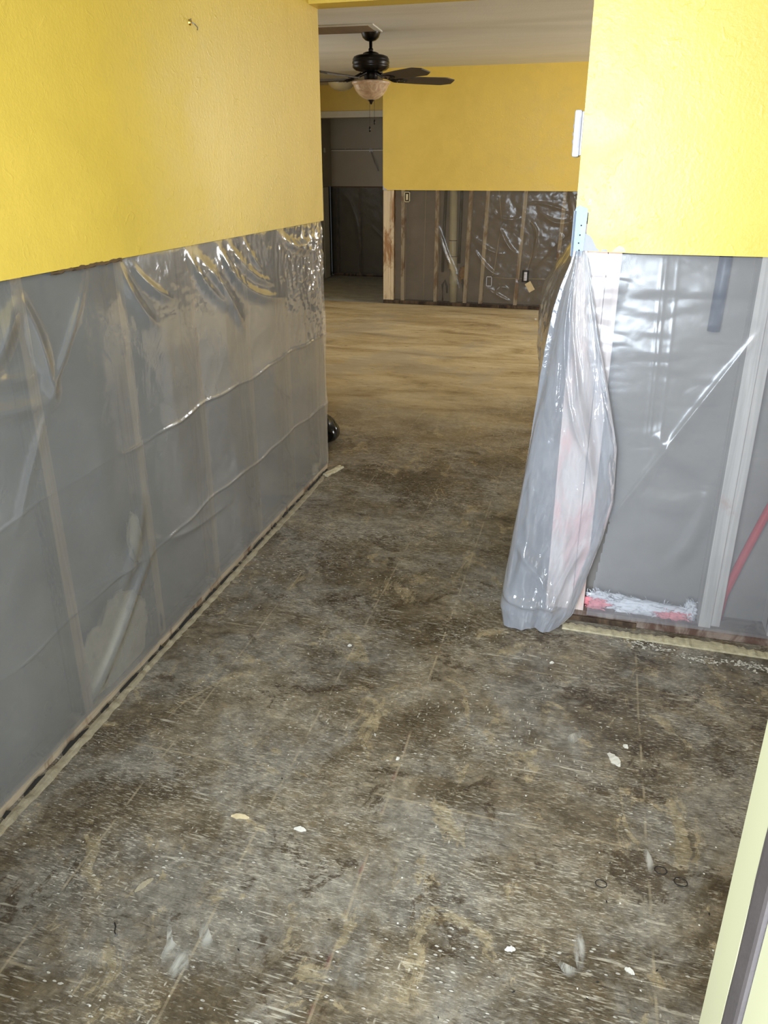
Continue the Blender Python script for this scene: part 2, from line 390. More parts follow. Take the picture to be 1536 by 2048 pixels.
# ------------------------------------------------------------------ left wall
wl = struct(obj('wall_left', B(-1.2497, -1.237, .437, 3.456, 1.222, 2.4), YEL), 'yellow wall on the left with its lower half cut open')
STUDY = [.66, 1.045, 1.448, 1.838, 2.228, 2.616, 3.0]
def stud(parent, x0, x1, y0, y1, z0=.038, z1=1.30, mat=PINE, lab=None):
    o = obj('stud', B(x0, x1, y0, y1, z0, z1, bev=.002), mat, parent)
    if lab: o['label'] = lab
    return o
for y in STUDY: stud(wl, -1.296, -1.251, y-.019, y+.019)
stud(wl, -1.339, -1.251, 3.33, 3.368); stud(wl, -1.339, -1.251, 3.371, 3.409); 
stud(wl, -1.339, -1.251, 3.412, 3.452, lab='end stud at the opening')
obj('sill_plate', B(-1.296, -1.251, .437, 3.452, .0, .038, bev=.002), SILLY, wl)
obj('back_board', B(-1.352, -1.2965, .437, 3.32, 0, 1.299), BACK, wl); obj('outer_board', B(-1.366, -1.3525, .437, 3.456, 0, 2.4), YEL, wl)
obj('upper_stud_panel', B(-1.339, -1.250, .437, 3.456, 1.30, 2.4), YEL, wl)['label'] = 'yellow end face of the wall at the opening'
bm = bmesh.new()
U = np.linspace(1.55, 1.84, 24)
vs = [[bm.verts.new((x, y, z+random.uniform(-.003, .003)*(k == 1))) for x, z in ((-1.2362, 1.223), (-1.2362, 1.216), (-1.2430, 1.214))] for y in U for k in (1,)]
for a, b in zip(vs, vs[1:]):
    for k in range(2): bm.faces.new((a[k], b[k], b[k+1], a[k+1]))
obj('torn_paper_edge', bm, PAPER, wl)['label'] = 'torn brown paper at the cut edge of the board'
# loose batt remnants at the foot of one bay
def blob(name, c, r, mat, parent=None, seed=1, sub=4, rough=.35, fibre=0, freq=4):
    bm = bmesh.new(); bmesh.ops.create_icosphere(bm, subdivisions=sub, radius=1)
    from mathutils import noise as mn
    for v in bm.verts:
        p = v.co.copy(); k = 1+rough*(mn.fractal(p*1.6+Vector((seed*3.1, seed, 0)), .8, 2, 4)+.5*mn.fractal(p*freq+Vector((seed, 0, 9)), .8, 2, 3))
        v.co = Vector((p.x*r[0]*k, p.y*r[1]*k, p.z*r[2]*k))
    rr = random.Random(seed)
    bm.verts.ensure_lookup_table(); base = [v.co.copy() for v in bm.verts]
    for i in range(fibre):
        p = base[rr.randrange(len(base))]; d = Vector((rr.uniform(-1, 1), rr.uniform(-1, 1), rr.uniform(-.6, 1))).normalized()*rr.uniform(.006, .02)
        s = Vector((rr.uniform(-1, 1), rr.uniform(-1, 1), rr.uniform(-1, 1))).normalized()*.0007
        a = bm.verts.new(p-s); b = bm.verts.new(p+s); m = bm.verts.new(p+d*.6+s*4+Vector((0, 0, .002))); e = bm.verts.new(p+d)
        bm.faces.new((a, b, m)); bm.faces.new((a, m, e))
    return obj(name, bm, mat, parent, c, smooth=True)
tag(blob('insulation_batt', (-1.268, 1.63, .125), (.013, .16, .15), FLUFFB, seed=5, rough=.22), 'large pale insulation clump at the foot of the left wall behind the film', 'insulation')
tag(blob('insulation_batt', (-1.268, 1.775, .41), (.013, .035, .075), FLUFFB, seed=8, rough=.22), 'small pale insulation clump stuck beside a stud behind the left film', 'insulation')

# film on the left wall
U, Vv = grid(.45, 3.452, 420, .028, 1.219, 330)
def FL(u, v):
    # outward bulge between studs, tight over studs
    sy = np.array([.45]+STUDY+[3.33]); prox = np.min(np.abs(u[..., None]-sy), -1)
    d = .001+.006*np.clip(prox/.19, 0, 1)*(.6+fbm(u*2.2, v*2.4, 3)) + .004*(fbm(u*3, v*3, 9)+.4)
    fade = np.clip((1.222-v)/.10, 0, 1)**.5
    R = lambda *a, **k: ridge(u, v, *a, **k)
    # packaging creases 0.35 m apart
    wob = .006*np.sin(u*9)+.004*np.sin(u*23+1)
    for z0, a in ((.70, .008), (.352, .007)):
        dd = np.abs(v-z0-wob-.004*(u-2)); d += a*np.exp(-(dd/.0045)**1.2)*(.55+.6*fbm(u*3, v*0+z0*7, 21)) + .004*np.exp(-(dd/.05)**2)
    # swags hanging from the staples at the top
    sw = [((2.20, 1.22), (2.27, 1.08), (2.46, .99), .012, .020), ((2.24, 1.20), (2.42, 1.08), (2.56, .91), .014, .024), ((2.42, 1.215), (2.50, 1.0), (2.95, .95), .016, .022),
          ((2.50, 1.21), (2.60, 1.07), (2.86, 1.02), .011, .018), ((2.62, 1.215), (2.68, 1.12), (2.76, 1.08), .009, .014), ((2.95, 1.21), (3.1, 1.10), (3.40, 1.16), .012, .018),
          ((3.0, 1.17), (3.2, 1.08), (3.43, 1.12), .012, .016), ((1.84, 1.21), (1.86, 1.1), (1.98, 1.02), .012, .020), ((1.90, 1.2), (1.96, 1.12), (2.08, 1.08), .008, .014),
          ((1.44, 1.2), (1.50, 1.05), (1.50, .92), .010, .020), ((1.45, 1.19), (1.38, 1.1), (1.30, 1.02), .012, .028), ((1.1, 1.02), (1.3, .92), (1.50, .93), .014, .022),
          ((1.15, 1.10), (1.32, .98), (1.46, 1.0), .010, .02), ((3.30, 1.20), (3.32, 1.05), (3.40, .93), .010, .012), ((3.38, 1.2), (3.36, 1.0), (3.42, .85), .008, .010)]
    for p0, p1, p2, a, wd in sw: d += R(p0, p1, p2, a, wd, .8)
    d += R((1.70, 1.21), (1.60, 1.06), (1.49, .935), .006, .010, .4)+R((1.49, .935), (1.40, .80), (1.30, .66), .004, .014, .4)
    d += R((1.64, .30), (1.75, .40), (1.80, .52), .009, .03)+R((1.46, .06), (1.62, .18), (1.84, .38), .012, .022)+R((1.84, .38), (1.95, .30), (2.35, .28), .005, .012, .4)
    d += R((1.45, .40), (1.62, .36), (1.83, .335), .004, .01, .4)
    # crinkle cluster by the corner and near the top
    cr = 1.5*np.clip((u-2.9)/.45, 0, 1)*np.clip((v-.55)/.5, 0, 1)+.45*np.exp(-((v-1.12)/.12)**2)*np.clip((u-1.7)/.6, 0, 1)
    d += .010*cr*np.abs(fbm(u*22, v*14, 33, 3))+.004*cr*np.abs(fbm(u*50, v*40, 41, 2))
    d = np.clip(d*fade, .0004, .05)
    return -1.2502+d, u, v+0*u
L = sheet('plastic_sheet', U, Vv, FL, FILML)
tag(L, 'wide translucent plastic sheet stapled over the studs of the left wall', 'plastic sheet')

# mortar / tack strip along the foot of the wall
def rough_strip(name, p0, p1, wd, ht, mat, seed, n=150, gaps=.0):
    bm = bmesh.new(); r = random.Random(seed); p0 = Vector(p0); p1 = Vector(p1); d = (p1-p0).normalized(); s = Vector((d.y, -d.x, 0)); prev = None
    for i in range(n+1):
        t = i/n; p = p0.lerp(p1, t); ww = wd*(1+r.uniform(-.16, .16)+.25*math.sin(t*17+seed)*math.sin(t*5)); hh = ht*(1+r.uniform(-.4, .4))
        rg = [bm.verts.new(p+Vector((0, 0, 0))), bm.verts.new(p+Vector((0, 0, hh*.9))), bm.verts.new(p+s*ww*.5+Vector((0, 0, hh))), bm.verts.new(p+s*ww*.85+Vector((0, 0, hh*.7))), bm.verts.new(p+s*ww+Vector((0, 0, 0)))]
        if prev:
            for k in range(4): bm.faces.new((prev[k], rg[k], rg[k+1], prev[k+1]))
        prev = rg
    return obj(name, bm, mat)
struct(rough_strip('baseboard_left', (-1.236, .44, 0), (-1.236, 3.40, 0), .020, .008, PLASTER, 3), 'narrow crumbling mortar strip along the foot of the left wall')
bm = bmesh.new()
r = random.Random(4)
for i in range(46):      # dark torn slivers of old liner between film and strip
    y = .6+i*.061+r.uniform(-.03, .03); l = r.uniform(.01, .09); x = -1.2345
    a = [bm.verts.new((x+r.uniform(0, .004), y, .010)), bm.verts.new((x+r.uniform(.0, .004), y+l, .010)), bm.verts.new((x-.006, y+l*r.uniform(.5, 1), r.uniform(.011, .020))), bm.verts.new((x-.006, y+l*.1, r.uniform(.010, .014)))]
    bm.faces.new(a)
o = obj('torn_liner_edge', bm, DARK, bpy.data.objects['baseboard_left']); o['label'] = 'dark torn slivers behind the mortar strip'; o['kind'] = 'stuff'
# chunk at the end of the wall
bm = bmesh.new(); box(bm, -.015, .015, -.075, .075, 0, .013, bev=.003)
bmesh.ops.subdivide_edges(bm, edges=bm.edges, cuts=3, use_grid_fill=True)
from mathutils import noise as mn
for v in bm.verts: v.co += Vector((1, .5, .8 if v.co.z > .004 else 0))*(mn.noise(v.co*60)*.008)
tag(obj('mortar_chunk', bm, simple('pale_mortar', (196, 184, 152), .85, vary=.3, scale=60, bump=.5), None, (-1.203, 3.40, 0), (0, 0, -.28)), 'cracked cream mortar strip on the floor at the end of the left wall', 'mortar')

# nail hole with anchor on the upper wall
t = empty('wall_hook', (-1.237, 2.33, 1.851))
obj('anchor', lathe(bmesh.new(), [(0, 0), (.009, 0), (.007, .004), (.0, .005)], 12), BRASS, t, rot=(0, PI/2, 0))
obj('prong', tube(bmesh.new(), [(.004, 0, 0), (.012, .006, -.004), (.016, .016, -.012), (.012, .02, -.018)], .0016, 6), STEEL, t)
obj('prong', tube(bmesh.new(), [(.004, -.004, .004), (.012, -.014, .006), (.013, -.022, .002)], .0016, 6), STEEL, t)
tag(t, 'small bent metal hook high on the yellow left wall', 'hook')

# header beam
hd = struct(obj('trim_1', B(-1.2371, -.075, 3.345, 3.4561, 2.068, 2.4), YEL), 'yellow beam over the opening to the far room')

# ------------------------------------------------------------------ right wall (faces the camera) and its return
def poly_board(name, pts, y0, y1, mat, parent=None):
    bm = bmesh.new(); f = [bm.verts.new((x, y0, z)) for x, z in pts]; b = [bm.verts.new((x, y1, z)) for x, z in pts]
    bm.faces.new(f); bm.faces.new(b[::-1]); n = len(pts)
    for i in range(n): bm.faces.new((f[i], b[i], b[(i+1) % n], f[(i+1) % n]))
    bmesh.ops.recalc_face_normals(bm, faces=bm.faces); return obj(name, bm, mat, parent)
wr = struct(poly_board('wall_right', [(-.075, 2.4), (1.5, 2.4), (1.5, 1.222), (.115, 1.2225), (-.04, 1.226), (-.04, 1.33), (-.063, 1.345), (-.075, 1.33)], 2.322, 2.3347, YEL), 'yellow wall on the right facing the camera with its lower half cut open')
bp = poly_board('bare_patch', [(-.047, 1.2265), (.002, 1.2262), (-.010, 1.236), (-.022, 1.258), (-.030, 1.268), (-.046, 1.276)], 2.3212, 2.3224, GREYJ, wr); bp['label'] = 'bare grey patch of chipped paint beside the steel bead'
bp = poly_board('bare_patch', [(.004, 1.2262), (.022, 1.2262), (.019, 1.2318), (.006, 1.231)], 2.3212, 2.3224, GREYJ, wr)
bp = poly_board('bare_patch', [(.034, 1.2262), (.072, 1.226), (.066, 1.238), (.052, 1.244), (.043, 1.236)], 2.3214, 2.3224, PLASTW, wr); bp['label'] = 'whitish smudge of compound at the cut edge'
bp = poly_board('bare_patch', [(-.043, 1.352), (-.036, 1.35), (-.034, 1.366), (-.042, 1.368)], 2.3214, 2.3224, PLASTW, wr)
# corner posts and studs: pale pinkish timber
stud(wr, -.063, .024, 2.3355, 2.3735, mat=PINK, lab='wide pinkish corner stud')
stud(wr, .0255, .064, 2.3355, 2.424, mat=PINK, lab='narrow pinkish corner stud')
PALE = mat_wood('pale_pine', (216, 208, 200), (190, 160, 146), .62)
stud(wr, .432, .470, 2.3355, 2.424, mat=PALE)
stud(wr, .472, .500, 2.350, 2.424, mat=PALE)
stud(wr, .640, .678, 2.3355, 2.424, mat=PALE)
stud(wr, 1.04, 1.078, 2.3355, 2.424, mat=PINE)
obj('sill_plate', B(-.063, 1.5, 2.3355, 2.424, 0, .038, bev=.003), SILL, wr)
obj('back_board', B(-.0625, 1.5, 2.4245, 2.437, 0, 2.4), BACK, wr)
obj('sill_block', B(.0, .24, 2.326, 2.3352, .0, .02, bev=.002), SILLDK, wr)
wh = struct(obj('wall_hall', B(-.075, -.0625, 2.335, 3.57, 1.222, 2.4), YEL), 'yellow return wall running back from the right wall corner')
for y in (2.44, 2.82, 3.2, 3.48): stud(wh, -.062, .026, y-.019, y+.019)
obj('sill_plate', B(-.062, .026, 2.438, 3.57, 0, .038), SILLY, wh)
obj('back_board', B(.0265, .039, 2.438, 3.57, 0, 2.4), BACK, wh)
struct(obj('wall_front', B(.04, 3.1, 3.457, 3.57, 0, 2.4), YEL), 'wall of the far room behind the right wall')

# steel corner bead
t = empty('corner_bead', (-.075, 2.322, 1.2))
def bead():
    bm = bmesh.new()
    pts = [(.0, 1.344), (.010, 1.350), (.032, 1.342), (.033, 1.33), (.030, 1.228), (.024, 1.212), (-.004, 1.212), (-.004, 1.33)]
    f = [bm.verts.new((x-.0, -.0045+.001*(x < .003), z-1.2)) for x, z in pts]; b = [bm.verts.new((x-.0, -.0020, z-1.2)) for x, z in pts]
    bm.faces.new(f); bm.faces.new(b[::-1]); n = len(pts)
    for i in range(n): bm.faces.new((f[i], b[i], b[(i+1) % n], f[(i+1) % n]))
    box(bm, -.005, -.0025, -.004, .03, .012, .135); tube(bm, [(-.001, -.0035, .01), (-.001, -.0035, .135)], .003, 8)
    bmesh.ops.recalc_face_normals(bm, faces=bm.faces); return bm
obj('flange', bead(), GALV, t)
for z in (.020, .028, .048, .070, .096):
    obj('nail_hole', lathe(bmesh.new(), [(0, 0), (.0022, 0), (.0022, .0006), (0, .0006)], 10), DARK, t, (.017+.002*math.sin(z*90), -.0046, z), (PI/2, 0, 0))
tag(t, 'bare galvanised steel corner bead below the yellow wall corner', 'corner bead')

# thermostat on the return wall
t = empty('thermostat', (-.0755, 2.375, 1.536))
obj('backplate', B(-.005, 0, -.040, .040, -.056, .056, bev=.002), PLAST, t)
obj('housing', B(-.025, -.0052, -.045, .045, -.060, .060, bev=.006), PLAST, t)
obj('vent_slot', B(-.0105, -.0065, -.0462, -.0445, -.035, .040), SLOT, t)
for z in (-.02, .0, .02):
    obj('button', B(-.0275, -.0252, -.012, .012, z-.005, z+.005, bev=.001), SLOT, t)
tag(t, 'white plastic thermostat on the return wall seen edge-on above the steel bead', 'thermostat')

# fallen insulation in the right wall bay
fl_ = empty('insulation_fluff', (.245, 2.372, .040))
def tuft(c, r, mat, seed, fibre, rough, sub=4, lab=None):
    o = blob('tuft', (c[0]-.245, c[1]-2.360, c[2]-.040), r, mat, fl_, seed=seed, sub=sub, rough=rough, fibre=fibre, freq=9)
    if lab: o['label'] = lab
tuft((.245, 2.360, .060), (.125, .020, .026), FLUFFW, 3, 500, .55, 5)
tuft((.115, 2.358, .085), (.040, .015, .015), FLUFFW, 13, 150, .5)
tuft((.105, 2.352, .057), (.038, .014, .020), FLUFFP, 6, 250, .5, 4, 'pink fibreglass tuft')
tuft((.345, 2.350, .054), (.055, .012, .014), FLUFFP, 9, 250, .55, 4, 'pink fibreglass tuft')
tuft((.405, 2.360, .075), (.020, .018, .034), FLUFFW, 19, 180, .5)
tag(fl_, 'white and pink fibreglass fluff heaped along the sill of the right wall', 'insulation')
tag(obj('plastic_pipe', tube(bmesh.new(), [(.350, 2.403, 1.30), (.348, 2.403, 1.15), (.346, 2.403, 1.0)], .018, 14), BLUEP, smooth=True), 'short dark blue pipe stub hanging in the right wall bay', 'pipe')
tag(obj('plastic_tube', tube(bmesh.new(), [(.635, 2.395, .60), (.585, 2.395, .45), (.54, 2.395, .28), (.505, 2.39, .14), (.498, 2.385, .05)], .013, 12), REDP, smooth=True), 'red plastic tube slanting down behind the film of the right wall', 'tube')

# film on the right wall
U, Vv = grid(-.045, 1.40, 360, .030, 1.219, 300)
def FR(u, v):
    R = lambda *a, **k: ridge(u, v, *a, **k)
    d = .004+.010*(fbm(u*1.6+3, v*2, 51)+.45)
    for z0, x0, x1, a in [(1.17, -.04, .5, .007), (1.13, -.04, .45, .006), (1.09, .05, .35, .009), (1.03, .1, .42, .007), (.97, .1, .40, .009), (.91, .1, .36, .006), (1.19, .3, .9, .005), (1.1, .5, .9, .008), (.86, .5, .9, .006), (.55, .5, .8, .006), (.40, .47, .75, .007)]:
        d += R((x0, z0), ((x0+x1)/2+.04*math.sin(z0*50), z0-.035+.03*math.sin(z0*90)), (x1-.1*math.sin(z0*70)**2, z0-.008), a*.22, .020, .8)
    d += R((.46, 1.03), (.34, .82), (.10, .36), .006, .009, .6)+R((.46, 1.03), (.34, .82), (.10, .36), .004, .06)
    for xx, a in ((.180, .0016), (.191, .0016), (.222, .0010)):
        dd = np.abs(u-xx-.012*np.sin(v*3)); d += a*np.exp(-(dd/.003)**1.3)*np.clip(1.2*(v-.15), 0, 1)*np.exp(-((v-.75)/.5)**4)
    d += R((.22, .70), (.26, .62), (.36, .60), .008, .02)+R((.20, .50), (.28, .45), (.38, .50), .007, .025)+R((.30, .25), (.38, .33), (.40, .55), .007, .02)
    d += .0035*np.abs(fbm(u*6, v*16, 61, 3))*(.4+np.clip(v-.5, 0, 1)*1.6)+.006*fbm(u*2.2, v*9, 63, 2)*np.clip((v-.6)*2, 0, 1)
    d = np.clip(d*np.clip((1.222-v)/.06, 0, 1)**.5, .0008, .04)
    return u+0*v, 2.3352-d, v+0*u
def keepR(u, v):
    e = np.interp(v, [0, .06, .2, .38, .5, .8, 1.22], [.072, .074, .092, .112, .09, .02, -.05]); return u >= e
Rs = sheet('plastic_sheet', U, Vv, FR, FILMR, keep=keepR)
tag(Rs, 'clear plastic sheet with a long diagonal crease over the right wall studs', 'plastic sheet')

# loose sheet bunched round the corner
zz = [0, .06, .19, .33, .465, .65, .83, .95, 1.05, 1.12, 1.18, 1.222]
XL = [-.200, -.213, -.201, -.184, -.168, -.146, -.124, -.112, -.100, -.088, -.074, -.067]
XR = [.000, .030, .062, .096, .117, .108, .064, .032, .006, -.010, -.022, -.034]
YM = [2.215, 2.215, 2.235, 2.245, 2.245, 2.25, 2.262, 2.27, 2.28, 2.29, 2.305, 2.3175]
XB = [-.085, -.090, -.105, -.115, -.125, -.150, -.182, -.186, -.176, -.148, -.112, -.080]
U, Vv = grid(0, 1, 200, 0, 1, 230)
def FD(u, v):
    z = v*1.222; f = lambda a: np.interp(z, zz, a)
    xl, xr, ym, xb = f(XL), f(XR), f(YM), f(XB)
    # cross-section control points along u: back 3.35 -> left bulge -> front -> right edge -> tuck
    ku = [0, .16, .34, .46, .62, .80, .93, 1.0]
    fr = np.interp(z, [0, .25, .9, 1.22], [.9, 1, .9, .1])
    X = [-.079+0*z, xb, xb*.5+xl*.5+.006, xl, xl*.62+xr*.38, xl*.25+xr*.75, xr, xr-.022*fr]
    Y = [3.36+0*z, 2.95+0*z, 2.55+0*z, ym+.045*fr+.012, ym, ym+.01*fr, ym+.042*fr, ym+.066*fr]
    def cat(P):
        out = np.zeros_like(u)
        for i in range(len(ku)-1):
            a, b = ku[i], ku[i+1]; m = (u >= a) & (u <= b); t = (u-a)/(b-a)
            p0 = P[max(i-1, 0)]; p1 = P[i]; p2 = P[i+1]; p3 = P[min(i+2, len(ku)-1)]
            val = .5*((2*p1)+(-p0+p2)*t+(2*p0-5*p1+4*p2-p3)*t*t+(-p0+3*p1-3*p2+p3)*t**3)
            out = np.where(m, val, out)
        return out
    x = cat(X); y = cat(Y)
    # long vertical pleats radiating from the pinned top
    env = np.clip((1.222-z)/.3, .08, 1)
    d = env*.004*np.sin(u*34+2*np.sin(z*3.1)+1.3*z)
    d += env*.030*fbm(u*7, z*2.2, 71, 3)+.008*np.abs(fbm(u*22, z*8, 77, 3))
    d += np.clip(.55-z, 0, .3)*2*.014*np.abs(fbm(u*15, z*9, 88, 4))
    R = lambda *a, **k: ridge(u*.6, z, *a, **k)
    d += R((.36, 1.15), (.42, .80), (.52, .38), .014, .012)+R((.33, 1.1), (.36, .75), (.47, .60), .012, .010)+R((.30, .30), (.40, .20), (.48, .05), .018, .014)
    d += R((.28, .12), (.36, .09), (.50, .10), .018, .012)+R((.50, .33), (.47, .2), (.46, .08), .014, .010)+R((.30, .55), (.34, .33), (.32, .1), .012, .010)
    d *= np.clip(u*6, 0, 1)
    x = x-d*.35*np.clip((.5-u)*4, 0, 1); y = y-d*np.clip((u-.3)*5, 0, 1)
    x = x-np.clip((.42-u)*8, 0, 1)*np.clip(u*6, 0, 1)*env*(.022*np.abs(fbm(u*14, z*7, 66, 4))+.008*np.abs(fbm(u*34, z*18, 67, 3)))
    y = np.where(u > .40, np.minimum(y, 2.318), y)
    x = np.where(u < .42, np.minimum(x, -.077), x)
    # hem curling out on the floor
    zo = z+.004+np.clip(.05-z, 0, .05)*.25*np.clip((u-.3)*3, 0, 1)*(.5+.5*np.sin(u*22))
    return x, y, zo
D = sheet('plastic_sheet', U, Vv, FD, FILMD)
tag(D, 'loose clear plastic sheet bunched round the right wall corner and trailing on the floor', 'plastic sheet')

struct(rough_strip('baseboard_right', (.0, 2.262, 0), (1.5, 2.258, 0), -.045, .007, simple('cream_mortar', (186, 176, 146), .85, vary=.25, scale=50, bump=.5), 9, 160), 'cream mortar strip along the foot of the right wall')
bm = bmesh.new(); r = random.Random(12)
for i in range(330):
    c = r.choice([(.30, 2.225), (.43, 2.20), (.60, 2.20), (.25, 2.24), (.56, 2.21)])
    x = c[0]+r.gauss(0, .035); y = min(c[1]+r.gauss(0, .012), 2.262); s = r.uniform(.002, .008); a0 = r.uniform(0, 6)
    p = [bm.verts.new((x+s*math.cos(a0+k*2.1+r.uniform(-.4, .4)), y+s*.7*math.sin(a0+k*2.1), .0012+r.uniform(0, .003))) for k in range(3)]
    bm.faces.new(p)
tag(obj('plaster_crumbs', bm, PLASTW), 'scatter of white plaster crumbs in front of the right wall strip', 'debris', kind='stuff')

# ------------------------------------------------------------------ entry wall, jamb (camera stands in the doorway)
bm = bmesh.new(); box(bm, .165, 1.5, .30, .437, 0, 2.4); box(bm, -1.36, -.80, .30, .437, 0, 2.4); box(bm, -.80, .165, .30, .437, 2.10, 2.4)
struct(obj('wall_back', bm, YEL), 'entry wall around the open front door')
d1 = struct(empty('door_1', (.13, .36, 0)), 'open entry doorway frame close to the camera')
obj('door_stop', B(0, .034, .030, .077, 0, 2.08, bev=.002), CREAM, d1)['label'] = 'cream painted door stop'
def strip():
    bm = bmesh.new(); n = 60; prev = None; r = random.Random(5)
    for i in range(n+1):
        z = 2.08*i/n; e = .0295+.0008*math.sin(z*31)+r.uniform(-.0004, .0004)
        rg = [bm.verts.new(p) for p in ((-.0005, e, z), (-.0012, .024, z), (-.0012, .007, z), (-.0002, .004, z), (.010, .004, z), (.010, e, z))]
        if prev:
            for k in range(6): bm.faces.new((prev[k], prev[(k+1) % 6], rg[(k+1) % 6], rg[k]))
        prev = rg
    bmesh.ops.recalc_face_normals(bm, faces=bm.faces); return bm
obj('weatherstrip', strip(), RUBBER, d1)['label'] = 'dark brown weatherstrip'
obj('jamb', B(.002, .034, -.09, .003, 0, 2.08, bev=.001), CREAM, d1)
sp = obj('strike_plate', B(.0025, .0055, -.060, -.022, .955, 1.030, bev=.002), BRASS, d1); sp['label'] = 'worn brass strike plate'
obj('latch_hole', B(.0018, .0028, -.052, -.034, .972, 1.012), DARK, sp)
for z in (.962, 1.022): obj('screw', lathe(bmesh.new(), [(0, 0), (.004, 0), (.003, .0012), (0, .0012)], 10), BRASS, sp, (.0025, -.041, z), (0, -PI/2, 0))
struct(obj('wall_side', B(1.5, 1.6, .30, 2.44, 0, 2.4), YEL), 'side wall of the entry, out of frame')

# ------------------------------------------------------------------ far wall
wf = struct(obj('wall_far', B(-2.337, 3.0, 8.468, 8.4807, 1.22, 2.4), YEL), 'bright yellow far wall with its lower half cut open')
stud(wf, -2.337, -2.252, 8.482, 8.52, mat=PINEFAR, lab='wide water-stained corner stud')
stud(wf, -2.250, -2.216, 8.482, 8.57, mat=PINEFAR, lab='water-stained corner stud')
FX = [-2.115, -1.735, -1.372, -1.190, -.795, -.395, .01, .41, .82, 1.22]
lean = [0, 0, -.025, -.03, -.04, -.03, 0, 0, 0, 0]
for x, l in zip(FX, lean):
    bm = B(x-.019, x+.019, 8.482, 8.57, .038, 1.30, bev=.002)
    for v in bm.verts:
        v.co.x += l*(1-v.co.z/1.22)*1.2
    obj('stud', bm, PINEFAR, wf)
obj('sill_plate', B(-2.337, 3.0, 8.482, 8.57, 0, .038, bev=.003), SILLDK, wf)
obj('base_strip', B(-2.337, -.95, 8.472, 8.4815, 0, .035, bev=.002), SILLDK, wf); obj('base_strip', B(-.945, 3.0, 8.474, 8.4815, 0, .028, bev=.002), SILLDK, wf)
obj('back_board', B(-2.33, 3.0, 8.571, 8.584, 0, 2.4), BACKF, wf)
poly_board('corner_patch', [(-2.3375, 1.2195), (-2.29, 1.2195), (-2.30, 1.232), (-2.322, 1.24), (-2.33, 1.262), (-2.3375, 1.268)], 8.4672, 8.4685, GREYJ, wf)
# drain pipe
t = empty('drain_pipe', (-1.555, 8.527, 0))
lp = [(.022, 0, 0), (.022, 0, .10)]
obj('pipe', tube(bmesh.new(), [(.020, 0, .038), (.016, 0, .33), (0, 0, .55), (-.012, 0, 1.30)], .042, 20), PVC, t, smooth=True)
obj('coupling', lathe(bmesh.new(), [(.042, 0), (.046, .0), (.046, .14), (.042, .14)], 24), PVC, t, (.004, 0, .40), smooth=False)
obj('hub', lathe(bmesh.new(), [(.042, 0), (.047, .0), (.047, .09), (.042, .09)], 24), PVC, t, (.016, 0, .24), smooth=False)
obj('joint_ring', lathe(bmesh.new(), [(.042, 0), (.0435, .0), (.0435, .006), (.042, .006)], 24), DARK, t, (-.002, 0, .70), smooth=False)
obj('joint_ring', lathe(bmesh.new(), [(.046, 0), (.0475, .0), (.0475, .006), (.046, .006)], 24), DARK, t, (.004, 0, .532), smooth=False)
tag(t, 'cream plastic drain pipe standing between the studs of the far wall', 'pipe')
tag(obj('vent_pipe', tube(bmesh.new(), [(-1.650, 8.54, 1.30), (-1.662, 8.54, .85), (-1.668, 8.54, .36)], .017, 10), BLACKP, smooth=True), 'black pipe in the far wall left of the drain pipe', 'pipe')
tag(obj('vent_pipe', tube(bmesh.new(), [(-1.478, 8.54, 1.30), (-1.483, 8.54, .8), (-1.487, 8.54, .46)], .017, 10), BLACKP, smooth=True), 'black pipe in the far wall right of the drain pipe', 'pipe')
tag(obj('copper_stub', tube(bmesh.new(), [(-1.66, 8.545, .038), (-1.665, 8.545, .22), (-1.64, 8.545, .27), (-1.615, 8.545, .2), (-1.612, 8.545, .13)], .012, 10), BLACKP, smooth=True), 'dark bent pipe stub low in the far wall left of the drain pipe', 'pipe')
tag(obj('copper_stub', tube(bmesh.new(), [(-1.40, 8.545, .038), (-1.41, 8.545, .1), (-1.43, 8.545, .2), (-1.445, 8.545, .29)], .012, 10), BLACKP, smooth=True), 'dark short pipe stub low in the far wall right of the drain pipe', 'pipe')
tag(blob('spray_foam', (-1.440, 8.560, .335), (.050, .008, .085), FOAM, seed=4, rough=.35), 'rusty orange foam patch on the board behind the drain pipe', 'foam')
# electrical
def jbox(name, x, z, frame, inner, label, wd=.030, ht=.052, y=8.470):
    t = empty(name, (x, y, z)); bm = bmesh.new()
    for a in (( -wd, wd, 0, .05, ht-.006, ht), (-wd, wd, 0, .05, -ht, -ht+.006), (-wd, -wd+.005, 0, .05, -ht, ht), (wd-.005, wd, 0, .05, -ht, ht)): box(bm, *a)
    obj('box_frame', bm, frame, t); obj('box_back', B(-wd+.005, wd-.005, .04, .045, -ht+.006, ht-.006), inner, t); return tag(t, label, 'outlet box')
t = jbox('switch_box', -2.068, 1.150, PVC, DARK, 'cream electrical box high at the left end of the far wall')
obj('switch', B(-.009, .009, -.004, .03, -.03, .03, bev=.003), PVC, t)
t = jbox('outlet_box', -1.135, .285, PLAST, BACKF, 'empty white outlet box low on the far wall')
t = jbox('outlet_box', -.745, .352, DARK, DARK, 'black outlet box with white receptacle low on the far wall', .034, .060)
rc = obj('receptacle', B(-.016, .016, -.006, .03, -.046, .046, bev=.005), PLAST, t)
for z in (.021, -.021):
    obj('socket_face', lathe(bmesh.new(), [(0, 0), (.0135, 0), (.0125, .003), (0, .003)], 16), PLAST, rc, (0, -.006, z), (PI/2, 0, 0))
    obj('slot', B(-.007, -.005, -.0100, -.0085, z-.004, z+.005), DARK, rc); obj('slot', B(.005, .007, -.0100, -.0085, z-.004, z+.005), DARK, rc)
tg = obj('cover_plate', B(-.034, .034, -.002, .002, -.052, .052, bev=.002), CABLE, None, (-.690, 8.462, .245), (0, -.55, 0))
tag(tg, 'tan cover plate dangling below the black outlet on the far wall', 'cover plate')
